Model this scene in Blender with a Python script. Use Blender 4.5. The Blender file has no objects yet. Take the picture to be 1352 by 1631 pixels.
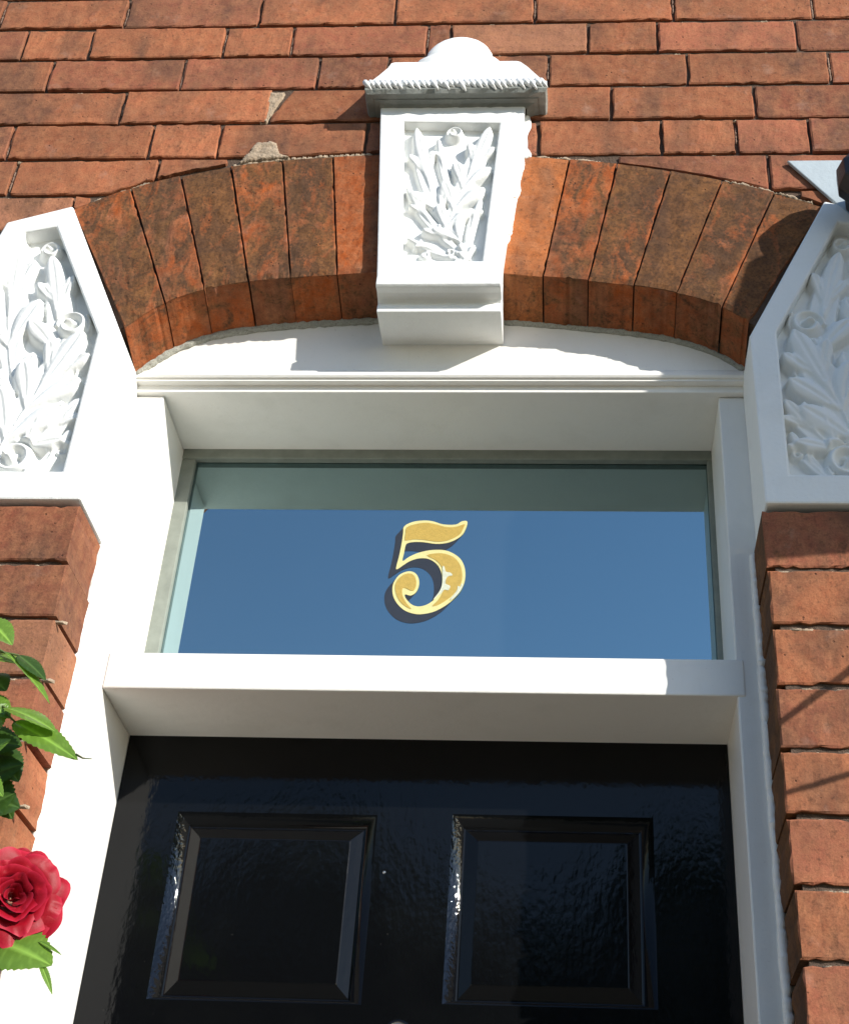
import bpy, bmesh, math, random
import numpy as np
from mathutils import Vector, Matrix, noise as mnoise
from mathutils.geometry import tessellate_polygon

random.seed(7)
RNG = np.random.default_rng(7)
SC = bpy.context.scene

# ------------------------------------------------------------------ camera
F_PX, PITCH, YAW, ROLL, PPX = 2303.48, 0.5991, -0.0717, 0.0464, 783.96
CAM = Vector((0.0, -1.4129, 0.9005))
FW = Vector((math.sin(YAW) * math.cos(PITCH), math.cos(YAW) * math.cos(PITCH), math.sin(PITCH)))
R0 = FW.cross(Vector((0, 0, 1))).normalized()
U0 = R0.cross(FW)
RT = R0 * math.cos(ROLL) + U0 * math.sin(ROLL)
UP = U0 * math.cos(ROLL) - R0 * math.sin(ROLL)
cam = bpy.data.objects.new('camera', bpy.data.cameras.new('camera'))
SC.collection.objects.link(cam)
M = Matrix((RT, UP, -FW)).transposed().to_4x4()
M.translation = CAM
cam.matrix_world = M
cam.data.sensor_fit = 'HORIZONTAL'
cam.data.sensor_width = 36.0
cam.data.lens = F_PX / 1352.0 * 36.0
cam.data.shift_x = -(PPX - 676.0) / 1352.0
cam.data.clip_start = 0.05
cam.data.clip_end = 500.0
SC.camera = cam


def at(u, v, y):
    """world point of a photo measurement on the plane at depth y"""
    d = FW * F_PX + RT * (u - PPX) - UP * (v - 815.5)
    t = (y - CAM.y) / d.y
    return CAM + d * t


# ------------------------------------------------------------------ light
SUN_V = Vector((1.25, -1.0, 0.70)).normalized()
EL = math.asin(SUN_V.z)
AZ = math.atan2(SUN_V.x, SUN_V.y)
sun = bpy.data.objects.new('sun', bpy.data.lights.new('sun', 'SUN'))
SC.collection.objects.link(sun)
sun.rotation_euler = SUN_V.to_track_quat('Z', 'Y').to_euler()
sun.data.energy = 4.6
sun.data.angle = math.radians(0.5)
sun.data.color = (1.0, 0.95, 0.87)
W = bpy.data.worlds.new('World')
SC.world = W
W.use_nodes = True
wn = W.node_tree
sky = wn.nodes.new('ShaderNodeTexSky')
sky.sky_type = 'NISHITA'
sky.sun_disc = False
sky.sun_elevation = EL
sky.sun_rotation = AZ
sky.air_density = 1.0
sky.dust_density = 0.3
sky.ozone_density = 3.0
wn.links.new(sky.outputs[0], wn.nodes['Background'].inputs[0])
wn.nodes['Background'].inputs[1].default_value = 0.15
SC.view_settings.view_transform = 'Standard'
SC.view_settings.look = 'None'
SC.view_settings.exposure = 0.45
SC.view_settings.gamma = 1.0


# ------------------------------------------------------------------ helpers
def thing(name, label, cat, loc=(0, 0, 0), group=None):
    o = bpy.data.objects.new(name, None)
    o.empty_display_size = 0.05
    SC.collection.objects.link(o)
    o.location = loc
    o['label'] = label
    o['category'] = cat
    if group:
        o['group'] = group
    return o


def obj(name, verts, faces, mat, parent=None, smooth=False, attrs=None, bevel=0, label=None):
    me = bpy.data.meshes.new(name)
    me.from_pydata([tuple(v) for v in verts], [], faces)
    me.validate(clean_customdata=False)
    me.update()
    if smooth:
        for p in me.polygons:
            p.use_smooth = True
    if attrs:
        for an, (ty, data) in attrs.items():
            a = me.attributes.new(an, ty, 'POINT')
            if ty == 'FLOAT_COLOR':
                a.data.foreach_set('color', np.asarray(data, dtype=np.float32).ravel())
            else:
                a.data.foreach_set('value', np.asarray(data, dtype=np.float32).ravel())
    me.materials.append(mat)
    o = bpy.data.objects.new(name, me)
    SC.collection.objects.link(o)
    if parent:
        o.parent = parent
        o.matrix_parent_inverse = Matrix.Translation(-Vector(parent.location))
    if label:
        o['label'] = label
    if bevel:
        b = o.modifiers.new('bevel', 'BEVEL')
        b.width = bevel
        b.segments = 2
        b.limit_method = 'ANGLE'
        b.angle_limit = math.radians(35)
        b.harden_normals = False
    return o


class MB:
    def __init__(s):
        s.v = []
        s.f = []

    def add(s, vs, fs):
        n = len(s.v)
        s.v += [tuple(x) for x in vs]
        s.f += [tuple(i + n for i in f) for f in fs]
        return s

    def box(s, x0, x1, y0, y1, z0, z1):
        vs = [(x, y, z) for z in (z0, z1) for y in (y0, y1) for x in (x0, x1)]
        fs = [(0, 1, 5, 4), (3, 2, 6, 7), (2, 0, 4, 6), (1, 3, 7, 5), (4, 5, 7, 6), (2, 3, 1, 0)]
        return s.add(vs, fs)

    def prism(s, poly, y0, y1):
        """polygon in xz, counter-clockwise seen from -y, extruded from y0 (front) to y1"""
        n = len(poly)
        vs = [(x, y0, z) for x, z in poly] + [(x, y1, z) for x, z in poly]
        tris = tessellate_polygon([[Vector((x, z, 0)) for x, z in poly]])
        fs = [tuple(t) for t in tris] + [tuple(i + n for i in reversed(t)) for t in tris]
        fs += [(i, i + n, (i + 1) % n + n, (i + 1) % n) for i in range(n)]
        return s.add(vs, fs)

    def sweep_x(s, prof, x0, x1):
        """profile of (y,z) swept along x with end caps"""
        n = len(prof)
        vs = [(x0, y, z) for y, z in prof] + [(x1, y, z) for y, z in prof]
        fs = [(i, (i + 1) % n, (i + 1) % n + n, i + n) for i in range(n)]
        tris = tessellate_polygon([[Vector((y, z, 0)) for y, z in prof]])
        fs += [tuple(t) for t in tris] + [tuple(i + n for i in t) for t in tris]
        return s.add(vs, fs)

    def tube(s, pts, rad, sides=8):
        pts = [Vector(p) for p in pts]
        n = len(pts)
        rads = rad if isinstance(rad, (list, tuple)) else [rad] * n
        vs, fs = [], []
        for i, p in enumerate(pts):
            t = (pts[min(i + 1, n - 1)] - pts[max(i - 1, 0)]).normalized()
            a = t.cross(Vector((0.3, 0.2, 1))).normalized()
            b = t.cross(a)
            for k in range(sides):
                an = 2 * math.pi * k / sides
                vs.append(p + (a * math.cos(an) + b * math.sin(an)) * rads[i])
        for i in range(n - 1):
            for k in range(sides):
                fs.append((i * sides + k, i * sides + (k + 1) % sides, (i + 1) * sides + (k + 1) % sides, (i + 1) * sides + k))
        fs.append(tuple(range(sides)))
        fs.append(tuple((n - 1) * sides + k for k in reversed(range(sides))))
        return s.add(vs, fs)

    def ell(s, c, r, nu=24, nv=14, fn=None):
        vs, fs = [], []
        for j in range(nv + 1):
            th = math.pi * j / nv
            for i in range(nu):
                ph = 2 * math.pi * i / nu
                d = Vector((math.sin(th) * math.cos(ph), math.sin(th) * math.sin(ph), math.cos(th)))
                k = fn(d) if fn else 1
                vs.append((c[0] + d.x * r[0] * k, c[1] + d.y * r[1] * k, c[2] + d.z * r[2] * k))
        for j in range(nv):
            for i in range(nu):
                fs.append((j * nu + i, (j + 1) * nu + i, (j + 1) * nu + (i + 1) % nu, j * nu + (i + 1) % nu))
        return s.add(vs, fs)

    def build(s, name, mat, parent=None, **k):
        o = obj(name, s.v, s.f, mat, parent, **k)
        bm = bmesh.new()
        bm.from_mesh(o.data)
        bmesh.ops.remove_doubles(bm, verts=bm.verts, dist=1e-6)
        bmesh.ops.recalc_face_normals(bm, faces=bm.faces)
        bm.to_mesh(o.data)
        bm.free()
        return o


def nz(x, y, z, sc=1.0):
    return mnoise.noise(Vector((x * sc, y * sc, z * sc)))


def s2l(r, g, b, k=1.0):
    f = lambda c: (c / 255 / 12.92 if c / 255 < 0.04045 else ((c / 255 + 0.055) / 1.055) ** 2.4) * k
    return (f(r), f(g), f(b))


# ------------------------------------------------------------------ materials
class Mat:
    def __init__(s, name):
        s.m = bpy.data.materials.new(name)
        s.m.use_nodes = True
        s.t = s.m.node_tree
        s.p = s.t.nodes['Principled BSDF']
        s.tc = s.t.nodes.new('ShaderNodeTexCoord')

    def n(s, typ, **k):
        nd = s.t.nodes.new(typ)
        for a, b in k.items():
            if a.startswith('in_'):
                key = a[3:]
                nd.inputs[int(key) if key.isdigit() else key.replace('_', ' ')].default_value = b
            else:
                setattr(nd, a, b)
        return nd

    def l(s, a, b):
        s.t.links.new(a, b)

    def noise(s, scale, detail=4, rough=0.55, stretch=None, dist=0.0):
        nd = s.n('ShaderNodeTexNoise', in_Scale=scale, in_Detail=detail, in_Roughness=rough, in_Distortion=dist)
        if stretch:
            mp = s.n('ShaderNodeMapping')
            mp.inputs['Scale'].default_value = stretch
            s.l(s.tc.outputs['Object'], mp.inputs[0])
            s.l(mp.outputs[0], nd.inputs['Vector'])
        else:
            s.l(s.tc.outputs['Object'], nd.inputs['Vector'])
        return nd.outputs['Fac']

    def ramp(s, fac, stops):
        r = s.n('ShaderNodeValToRGB')
        e = r.color_ramp.elements
        while len(e) < len(stops):
            e.new(0.5)
        for el, (p, c) in zip(e, stops):
            el.position = p
            el.color = (c, c, c, 1) if isinstance(c, (int, float)) else (*c, 1)
        s.l(fac, r.inputs[0])
        return r.outputs[0]

    def mix(s, fac, a, b, blend='MIX'):
        m = s.n('ShaderNodeMix', data_type='RGBA', blend_type=blend)
        for sock, val in ((m.inputs[0], fac), (m.inputs[6], a), (m.inputs[7], b)):
            if isinstance(val, (int, float)):
                sock.default_value = val
            elif isinstance(val, tuple):
                sock.default_value = (*val, 1)
            else:
                s.l(val, sock)
        return m.outputs[2]

    def math(s, op, a, b):
        m = s.n('ShaderNodeMath', operation=op)
        for sock, val in ((m.inputs[0], a), (m.inputs[1], b)):
            if isinstance(val, (int, float)):
                sock.default_value = val
            else:
                s.l(val, sock)
        return m.outputs[0]

    def bump(s, h, strength, dist=0.002, prev=None):
        b = s.n('ShaderNodeBump', in_Strength=strength, in_Distance=dist)
        s.l(h, b.inputs['Height'])
        if prev:
            s.l(prev, b.inputs['Normal'])
        s.l(b.outputs[0], s.p.inputs['Normal'])
        return b.outputs[0]

    def set(s, **k):
        for a, b in k.items():
            s.p.inputs[a.replace('_', ' ')].default_value = (*b, 1) if isinstance(b, tuple) else b
        return s


def brick_material():
    m = Mat('weathered_brick')
    col = m.n('ShaderNodeAttribute', attribute_name='tint').outputs['Color']
    soot = m.n('ShaderNodeAttribute', attribute_name='soot').outputs['Fac']  # soot on the faces, plus shade painted on brick sides
    seed = m.n('ShaderNodeAttribute', attribute_name='seed').outputs['Fac']
    # kiln bands: soft dark vertical patches, different on every brick
    cx = m.n('ShaderNodeCombineXYZ')
    sx = m.n('ShaderNodeSeparateXYZ')
    m.l(m.tc.outputs['Object'], sx.inputs[0])
    m.l(m.math('MULTIPLY', sx.outputs[0], 16), cx.inputs[0])
    m.l(m.math('MULTIPLY', seed, 37), cx.inputs[1])
    m.l(m.math('MULTIPLY', sx.outputs[2], 7), cx.inputs[2])
    nb = m.n('ShaderNodeTexNoise', in_Scale=1.0, in_Detail=3, in_Roughness=0.5)
    m.l(cx.outputs[0], nb.inputs['Vector'])
    band = m.ramp(nb.outputs['Fac'], [(0.50, 0.0), (0.68, 0.9)])
    c = m.mix(band, col, m.mix(0.74, col, (0.06, 0.042, 0.034)))
    # mottling
    mot = m.noise(55, 5, 0.65)
    c = m.mix(m.ramp(mot, [(0.36, 0.0), (0.66, 0.75)]), c, m.mix(0.6, c, (0.46, 0.21, 0.10)))
    dk = m.noise(140, 4, 0.7)
    gr = m.noise(420, 3, 0.75)
    c = m.mix(m.ramp(gr, [(0.35, 0.42), (0.62, 0.0)]), c, m.mix(0.75, c, (0.05, 0.025, 0.015)))
    big = m.noise(11, 3, 0.5)
    c = m.mix(m.ramp(big, [(0.36, 0.62), (0.60, 0.0)]), c, m.mix(0.6, c, (0.10, 0.055, 0.035)))
    c = m.mix(m.ramp(dk, [(0.54, 0.0), (0.72, 0.85)]), c, m.mix(0.7, c, (0.06, 0.03, 0.02)))
    # pale lime bloom
    lm = m.noise(23, 4, 0.6)
    c = m.mix(m.ramp(lm, [(0.60, 0.0), (0.80, 0.30)]), c, (0.42, 0.30, 0.24))
    # soot crust with scrapes to the orange clay; also paints shaded brick sides
    sc = m.noise(30, 6, 0.62, (1.0, 1.0, 0.5), 1.6)
    fine = m.noise(260, 3, 0.6)
    sn = m.math('ADD', m.math('MULTIPLY', sc, 0.8), m.math('MULTIPLY', fine, 0.22))
    lev = m.math('ADD', m.math('SUBTRACT', soot, sn), 0.0)
    cover = m.ramp(lev, [(0.0, 0.0), (0.16, 0.93)])
    sootc = m.mix(m.ramp(m.noise(48, 5, 0.6), [(0.30, 0.0), (0.70, 1.0)]), (0.080, 0.041, 0.019), (0.225, 0.100, 0.036))
    sootc = m.mix(m.ramp(m.noise(15, 3, 0.55, (1, 1, .45)), [(0.42, 0.0), (0.62, 0.75)]), sootc, (0.062, 0.038, 0.024))
    sootc = m.mix(m.ramp(fine, [(0.34, 0.6), (0.55, 0.0)]), sootc, (0.030, 0.020, 0.014))
    c = m.mix(cover, c, sootc)
    # pits
    vor = m.n('ShaderNodeTexVoronoi', feature='F1', in_Scale=95.0)
    m.l(m.tc.outputs['Object'], vor.inputs['Vector'])
    pit = m.ramp(vor.outputs['Distance'], [(0.06, 0.0), (0.16, 1.0)])
    pm = m.ramp(m.noise(30, 2), [(0.55, 1.0), (0.62, 0.0)])
    pit = m.math('MAXIMUM', pit, pm)
    c = m.mix(pit, m.mix(0.75, c, (0.02, 0.012, 0.01)), c)
    m.l(c, m.p.inputs['Base Color'])
    m.set(Roughness=0.9, Specular_IOR_Level=0.2)
    b = m.bump(m.noise(60, 5, 0.6), 0.35, 0.004)
    b = m.bump(dk, 0.5, 0.0015, b)
    m.bump(pit, 0.6, 0.002, b)
    return m.m


def mortar_material(name, a, b):
    m = Mat(name)
    c = m.mix(m.noise(60, 5, 0.7), a, b)
    g = m.noise(420, 3, 0.7)
    c = m.mix(m.ramp(g, [(0.5, 0.0), (0.75, 0.6)]), c, (0.10, 0.075, 0.06))
    m.l(c, m.p.inputs['Base Color'])
    m.set(Roughness=0.95, Specular_IOR_Level=0.1)
    bb = m.bump(m.noise(120, 5, 0.7), 0.8, 0.004)
    m.bump(g, 0.7, 0.002, bb)
    return m.m


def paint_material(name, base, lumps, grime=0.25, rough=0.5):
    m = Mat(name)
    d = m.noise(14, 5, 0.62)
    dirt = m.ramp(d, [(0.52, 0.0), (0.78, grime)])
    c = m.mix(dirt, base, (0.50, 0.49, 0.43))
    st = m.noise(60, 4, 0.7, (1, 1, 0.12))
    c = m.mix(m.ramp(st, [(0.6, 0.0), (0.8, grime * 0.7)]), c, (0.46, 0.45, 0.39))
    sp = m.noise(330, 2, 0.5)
    c = m.mix(m.ramp(sp, [(0.70, 0.0), (0.78, grime)]), c, (0.25, 0.24, 0.2))
    m.l(c, m.p.inputs['Base Color'])
    m.set(Roughness=rough, Specular_IOR_Level=0.35)
    b = m.bump(m.noise(45, 3, 0.5), 0.25 * lumps, 0.004)
    b = m.bump(m.noise(190, 4, 0.6), 0.30 * lumps, 0.0015, b)
    m.bump(m.noise(120, 4, 0.65, (1, 1, .07) if lumps < .7 else (1, 1, .5)), 0.22, 0.0012, b)
    return m.m


def gloss_black(name, orange):
    m = Mat(name)
    m.set(Roughness=0.08, Specular_IOR_Level=0.23 if orange < .4 else 0.7)
    du = m.noise(7, 5, 0.6)
    c = m.mix(m.ramp(du, [(0.45, 0.0), (0.75, 0.6)]), (0.003, 0.0033, 0.004), (0.006, 0.0065, 0.0065))
    sp = m.noise(300, 2, 0.5)
    c = m.mix(m.ramp(sp, [(0.79, 0.0), (0.82, 0.7)]), c, (0.09, 0.085, 0.075))
    m.l(c, m.p.inputs['Base Color'])
    m.l(m.ramp(du, [(0.4, 0.06 if orange < .4 else .05), (0.8, 0.13 if orange < .4 else .08)]), m.p.inputs['Roughness'])
    b = m.bump(m.noise(36, 3, 0.5, (1, 1, 0.35)), 0.10, 0.004)
    m.bump(m.noise(150 if orange < .4 else 230, 2 if orange > .4 else 4, 0.5, (1, 1, 0.6)), orange, 0.0016, b)
    return m.m


def simple(name, col, rough=0.5, metal=0.0, spec=0.5, var=0.2, vs=60, bump=0.0):
    m = Mat(name)
    d = tuple(x * (1 - var) for x in col)
    e = tuple(min(1, x * (1 + var)) for x in col)
    m.l(m.mix(m.noise(vs, 4, 0.6), d, e), m.p.inputs['Base Color'])
    m.set(Roughness=rough, Metallic=metal, Specular_IOR_Level=spec)
    if bump:
        m.bump(m.noise(vs * 3, 3, 0.6), bump, 0.002)
    return m.m


def leaf_material(name, a, b):
    m = Mat(name)
    uvn = m.n('ShaderNodeAttribute', attribute_name='rib').outputs['Fac']
    c = m.mix(m.noise(45, 4, 0.6), a, b)
    c = m.mix(uvn, c, tuple(min(1, x * 1.9 + 0.02) for x in b))
    m.l(c, m.p.inputs['Base Color'])
    m.set(Roughness=0.33, Specular_IOR_Level=0.5)
    m.p.inputs['Subsurface Weight'].default_value = 0.0
    tr = m.n('ShaderNodeBsdfTranslucent')
    m.l(m.mix(1.0, c, (1.0, 1.35, 0.35), 'MULTIPLY'), tr.inputs['Color'])
    mx = m.n('ShaderNodeMixShader')
    mx.inputs[0].default_value = 0.35
    m.l(m.p.outputs[0], mx.inputs[1])
    m.l(tr.outputs[0], mx.inputs[2])
    m.l(mx.outputs[0], m.t.nodes['Material Output'].inputs['Surface'])
    m.bump(uvn, -0.4, 0.001)
    return m.m


def petal_material():
    m = Mat('crimson_petal')
    e = m.n('ShaderNodeAttribute', attribute_name='rib').outputs['Fac']
    c = m.mix(m.noise(70, 4, 0.6), (0.20, 0.0008, 0.006), (0.36, 0.002, 0.014))
    c = m.mix(e, c, (0.55, 0.022, 0.06))
    m.l(c, m.p.inputs['Base Color'])
    m.set(Roughness=0.5, Specular_IOR_Level=0.25)
    m.p.inputs['Sheen Weight'].default_value = 0.06
    m.p.inputs['Sheen Tint'].default_value = (1, 0.45, 0.6, 1)
    tr = m.n('ShaderNodeBsdfTranslucent')
    m.l(c, tr.inputs['Color'])
    mx = m.n('ShaderNodeMixShader')
    mx.inputs[0].default_value = 0.16
    m.l(m.p.outputs[0], mx.inputs[1])
    m.l(tr.outputs[0], mx.inputs[2])
    m.l(mx.outputs[0], m.t.nodes['Material Output'].inputs['Surface'])
    m.bump(m.noise(220, 3, 0.6, (1, 1, 1)), 0.2, 0.001)
    return m.m


def pane_material():
    """coated pane: a strong bluish mirror layer over a dark interior"""
    m = Mat('tinted_window_glass')
    gl = m.n('ShaderNodeBsdfGlossy', in_Roughness=0.015)
    gl.inputs['Color'].default_value = (0.60, 0.84, 0.88, 1)
    c = m.mix(m.noise(9, 3, 0.5), (0.010, 0.014, 0.018), (0.018, 0.024, 0.03))
    m.l(c, m.p.inputs['Base Color'])
    m.set(Roughness=0.2, Specular_IOR_Level=0.0)
    mx = m.n('ShaderNodeMixShader')
    mx.inputs[0].default_value = 0.47
    m.l(m.p.outputs[0], mx.inputs[1])
    m.l(gl.outputs[0], mx.inputs[2])
    m.l(mx.outputs[0], m.t.nodes['Material Output'].inputs['Surface'])
    b = m.n('ShaderNodeBump', in_Strength=0.02, in_Distance=0.002)
    m.l(m.noise(5, 2, 0.4), b.inputs['Height'])
    m.l(b.outputs[0], gl.inputs['Normal'])
    return m.m


BRICK = brick_material()
MORTAR = mortar_material('dark_mortar', (0.045, 0.032, 0.025), (0.17, 0.12, 0.09))
PUTTY = simple('grey_green_putty', (0.22, 0.24, 0.21), 0.6, 0, 0.3, 0.3, 50, 0.2)
PATCH = mortar_material('pale_mortar', (0.34, 0.25, 0.17), (0.52, 0.42, 0.31))
PAINT = paint_material('white_gloss_joinery', (0.84, 0.825, 0.78), 0.6, 0.18, 0.4)
STONE = paint_material('white_painted_stone', (0.82, 0.83, 0.81), 1.0, 0.16, 0.6)
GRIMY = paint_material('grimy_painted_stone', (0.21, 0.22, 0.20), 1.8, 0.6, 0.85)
CAULK = mortar_material('grey_caulk', (0.25, 0.25, 0.21), (0.55, 0.55, 0.49))
BLACK = gloss_black('black_gloss_paint', 0.12)
BRUSHED = gloss_black('brushed_black_gloss', 0.75)
PANE = pane_material()
GOLD = simple('gold_leaf', (0.62, 0.42, 0.10), 0.36, 0.30, 0.5, 0.22, 240, 0.25)
PALEGOLD = simple('pale_gold_leaf', (0.80, 0.72, 0.32), 0.34, 0.2, 0.5, 0.12, 160, 0.2)
SHADE = simple('slate_signwriting_paint', (0.030, 0.036, 0.050), 0.4, 0, 0.4, 0.2, 60)
CHROME = simple('polished_chrome', (0.75, 0.76, 0.78), 0.08, 1.0, 0.5, 0.05)
IRON = simple('black_iron', (0.012, 0.012, 0.014), 0.4, 0.0, 0.5, 0.3, 90, 0.3)
ZINC = simple('pale_grey_metal', (0.47, 0.53, 0.55), 0.45, 0.15, 0.5, 0.12, 70, 0.2)
LEAF = leaf_material('rose_leaf', (0.085, 0.175, 0.02), (0.165, 0.29, 0.042))
DLEAF = leaf_material('dark_rose_leaf', (0.025, 0.065, 0.012), (0.05, 0.10, 0.018))
STEM = simple('rose_stem', (0.075, 0.11, 0.03), 0.5, 0, 0.4, 0.3, 80, 0.2)
PETAL = petal_material()
WOOD = simple('brown_planter_wood', (0.16, 0.09, 0.045), 0.7, 0, 0.3, 0.3, 40, 0.4)
PAVING = mortar_material('pale_paving', (0.17, 0.155, 0.11), (0.27, 0.245, 0.185))

# ------------------------------------------------------------------ ground
G0 = -0.34
g = obj('ground', [(-60, -60, G0), (60, -60, G0), (60, 60, G0), (-60, 60, G0)], [(0, 1, 2, 3)], PAVING)
g['kind'] = 'structure'

# ------------------------------------------------------------------ arch curves
CX = -0.19
EXT = np.array([(-.7101, 2.379), (-.645, 2.4176), (-.573, 2.4457), (-.503, 2.4665), (-.427, 2.4790), (-.355, 2.4850), (-.27, 2.4870), (-.19, 2.4875), (-.084, 2.4835),
                (-.0168, 2.4755), (.054, 2.4636), (.1286, 2.4480), (.1976, 2.4290), (.274, 2.4040), (.331, 2.3756)])
INT = np.array([(-.605, 2.148), (-.58, 2.182), (-.5524, 2.2040), (-.5027, 2.2259), (-.4443, 2.2410), (-.3882, 2.2505), (-.3254, 2.2545), (-.19, 2.2560), (-.107, 2.2535),
                (-.0483, 2.2505), (.0118, 2.2435), (.0722, 2.2310), (.1278, 2.2170), (.186, 2.2000), (.2198, 2.1650)])
PE, PI_ = np.polyfit(EXT[:, 0] - CX, EXT[:, 1], 6), np.polyfit(INT[:, 0] - CX, INT[:, 1], 6)
ext = lambda x: float(np.polyval(PE, min(max(x, -.715), .335) - CX))
itr = lambda x: float(np.polyval(PI_, min(max(x, -.605), .222) - CX))

# stones (outline of the left one; the right one is its mirror image)
SPR = [(-.845, 1.878), (-.599, 1.878), (-.5965, 2.138), (-.7125, 2.3815), (-.80, 2.350), (-.845, 2.12)]
MIR = lambda x: 2 * CX - x + 0.0005


def blocked_top(x):
    """lowest z a wall brick may reach down to above arch and stones"""
    if -.712 <= x <= .333:
        return ext(x) + .007
    xm = x if x < CX else MIR(x)
    if -.80 <= xm < -.712:
        return 2.381 - (-.712 - xm) / .088 * .031 + .006
    if -.85 <= xm < -.80:
        return 2.35 - (-.80 - xm) / .05 * .05 + .006
    return -9.0


# ------------------------------------------------------------------ bricks
class Bricks:
    def __init__(s):
        s.v = []; s.f = []; s.col = []; s.soot = []; s.seed = []

    def brick(s, mapf, nx, nz_, yb, col, soot=0.0, jit=.0017, rough=.0012, side_soot=None, edge_clean=0.0, drop=0.0):
        """mapf(a,b) -> (x, y, z) of the face for a,b in 0..1; sides run back to depth yb"""
        sd = random.random()
        base = len(s.v)
        oy = random.uniform(-.0012, .0012)
        tx, tz = random.uniform(-.0012, .0012), random.uniform(-.0008, .0008)
        A = [0, .012] + [i / nx for i in range(1, nx)] + [.988, 1]
        B = [0, .035] + [i / nz_ for i in range(1, nz_)] + [.965, 1]
        na, nb = len(A), len(B)
        for j, b in enumerate(B):
            for i, a in enumerate(A):
                x, y, z = mapf(a, b)
                edge = (i in (0, na - 1)) or (j in (0, nb - 1))
                n1 = nz(x + sd * 50, sd * 9, z, 60)
                n2 = nz(x + sd * 50, sd * 9 + 7, z, 150)
                y2 = y + oy + tx * (a - .5) * 2 + tz * (b - .5) * 2 + rough * n1 + rough * .6 * n2
                dx = dz = 0
                if edge:
                    y2 += .0013 + .0010 * n2
                    k = jit * (1.0 * n1 + .9 * n2)
                    if i == 0: dx = .0005 + abs(k) if abs(k) > .0008 else k
                    if i == na - 1: dx = -.0005 - abs(k) if abs(k) > .0008 else k
                    if j == 0: dz = .0005 + abs(k) if abs(k) > .0008 else k
                    if j == nb - 1: dz = -.0005 - abs(k) if abs(k) > .0008 else k
                s.v.append((x + dx, y2, z + dz))
                s.col.append((*col, 1)); s.soot.append(soot - edge_clean * ((i < 2) or (i > na - 3)) * (.5 + n1)); s.seed.append(sd)
        for j in range(nb - 1):
            for i in range(na - 1):
                p = base + j * na + i
                s.f.append((p, p + 1, p + 1 + na, p + na))
        ring = [(i, 0) for i in range(na)] + [(na - 1, j) for j in range(1, nb)] + [(i, nb - 1) for i in range(na - 2, -1, -1)] + [(0, j) for j in range(nb - 2, 0, -1)]
        ss = soot if side_soot is None else side_soot
        m = len(ring)
        r0 = len(s.v)
        for (i, j) in ring:                      # just behind the arris
            x, y, z = s.v[base + j * na + i]
            s.v.append((x, y + .0025, z))
            s.col.append((*col, 1)); s.soot.append(ss); s.seed.append(sd)
        for (i, j) in ring:
            x, y, z = s.v[base + j * na + i]
            s.v.append((x, yb, z - (drop if j == 0 else 0)))
            s.col.append((*col, 1)); s.soot.append(ss); s.seed.append(sd)
        for k in range(m):
            i, j = ring[k]; i2, j2 = ring[(k + 1) % m]
            s.f.append((base + j * na + i, r0 + k, r0 + (k + 1) % m, base + j2 * na + i2))
            s.f.append((r0 + k, r0 + m + k, r0 + m + (k + 1) % m, r0 + (k + 1) % m))

    def build(s, name, parent, mat=None):
        return obj(name, s.v, s.f, mat or BRICK, parent, smooth=False,
                   attrs={'tint': ('FLOAT_COLOR', s.col), 'soot': ('FLOAT', s.soot), 'seed': ('FLOAT', s.seed)})  # soot also holds the shade painted on brick sides


def wall_tint():
    k = min(1.25, max(.68, random.gauss(.98, .13)))
    c = random.random()
    if c < .55: b = s2l(182, 110, 76)
    elif c < .8: b = s2l(174, 103, 77)
    elif c < .92: b = s2l(155, 95, 72)
    else: b = s2l(188, 128, 98)
    return tuple(x * .80 * k for x in b)


XA, XB = -1.55, 1.25
ZT = 2.7847
ROWS = {-1: [-.9188, -.7168, -.5023, -.2886, -.0714, .1419, .3542],
        0: [-.8664, -.7603, -.5493, -.4443, -.2343, -.1995, .0114, .1158, .3254],
        1: [-.8098, -.6035, -.3955, -.2901, -.0486, .1587, .3678],
        2: [-.6824, -.4600, -.17, .0455, .2537],
        3: [-.8371, -.6257, -.5253, -.31, -.06, .1164, .2222, .3256],
        4: [-.8161, -.6053, -.4968, -.27, .02, .2636],
        5: [-.7162, -.93, .40]}
GAP = .0031


def fill_row(xs, k):
    xs = sorted(xs)
    r = random.Random(k * 13 + 5)
    while xs[0] > XA:
        xs.insert(0, xs[0] - r.choice([.2135, .2135, .2145, .109]))
    while xs[-1] < XB:
        xs.append(xs[-1] + r.choice([.2135, .2135, .2145, .109]))
    return xs


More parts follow.
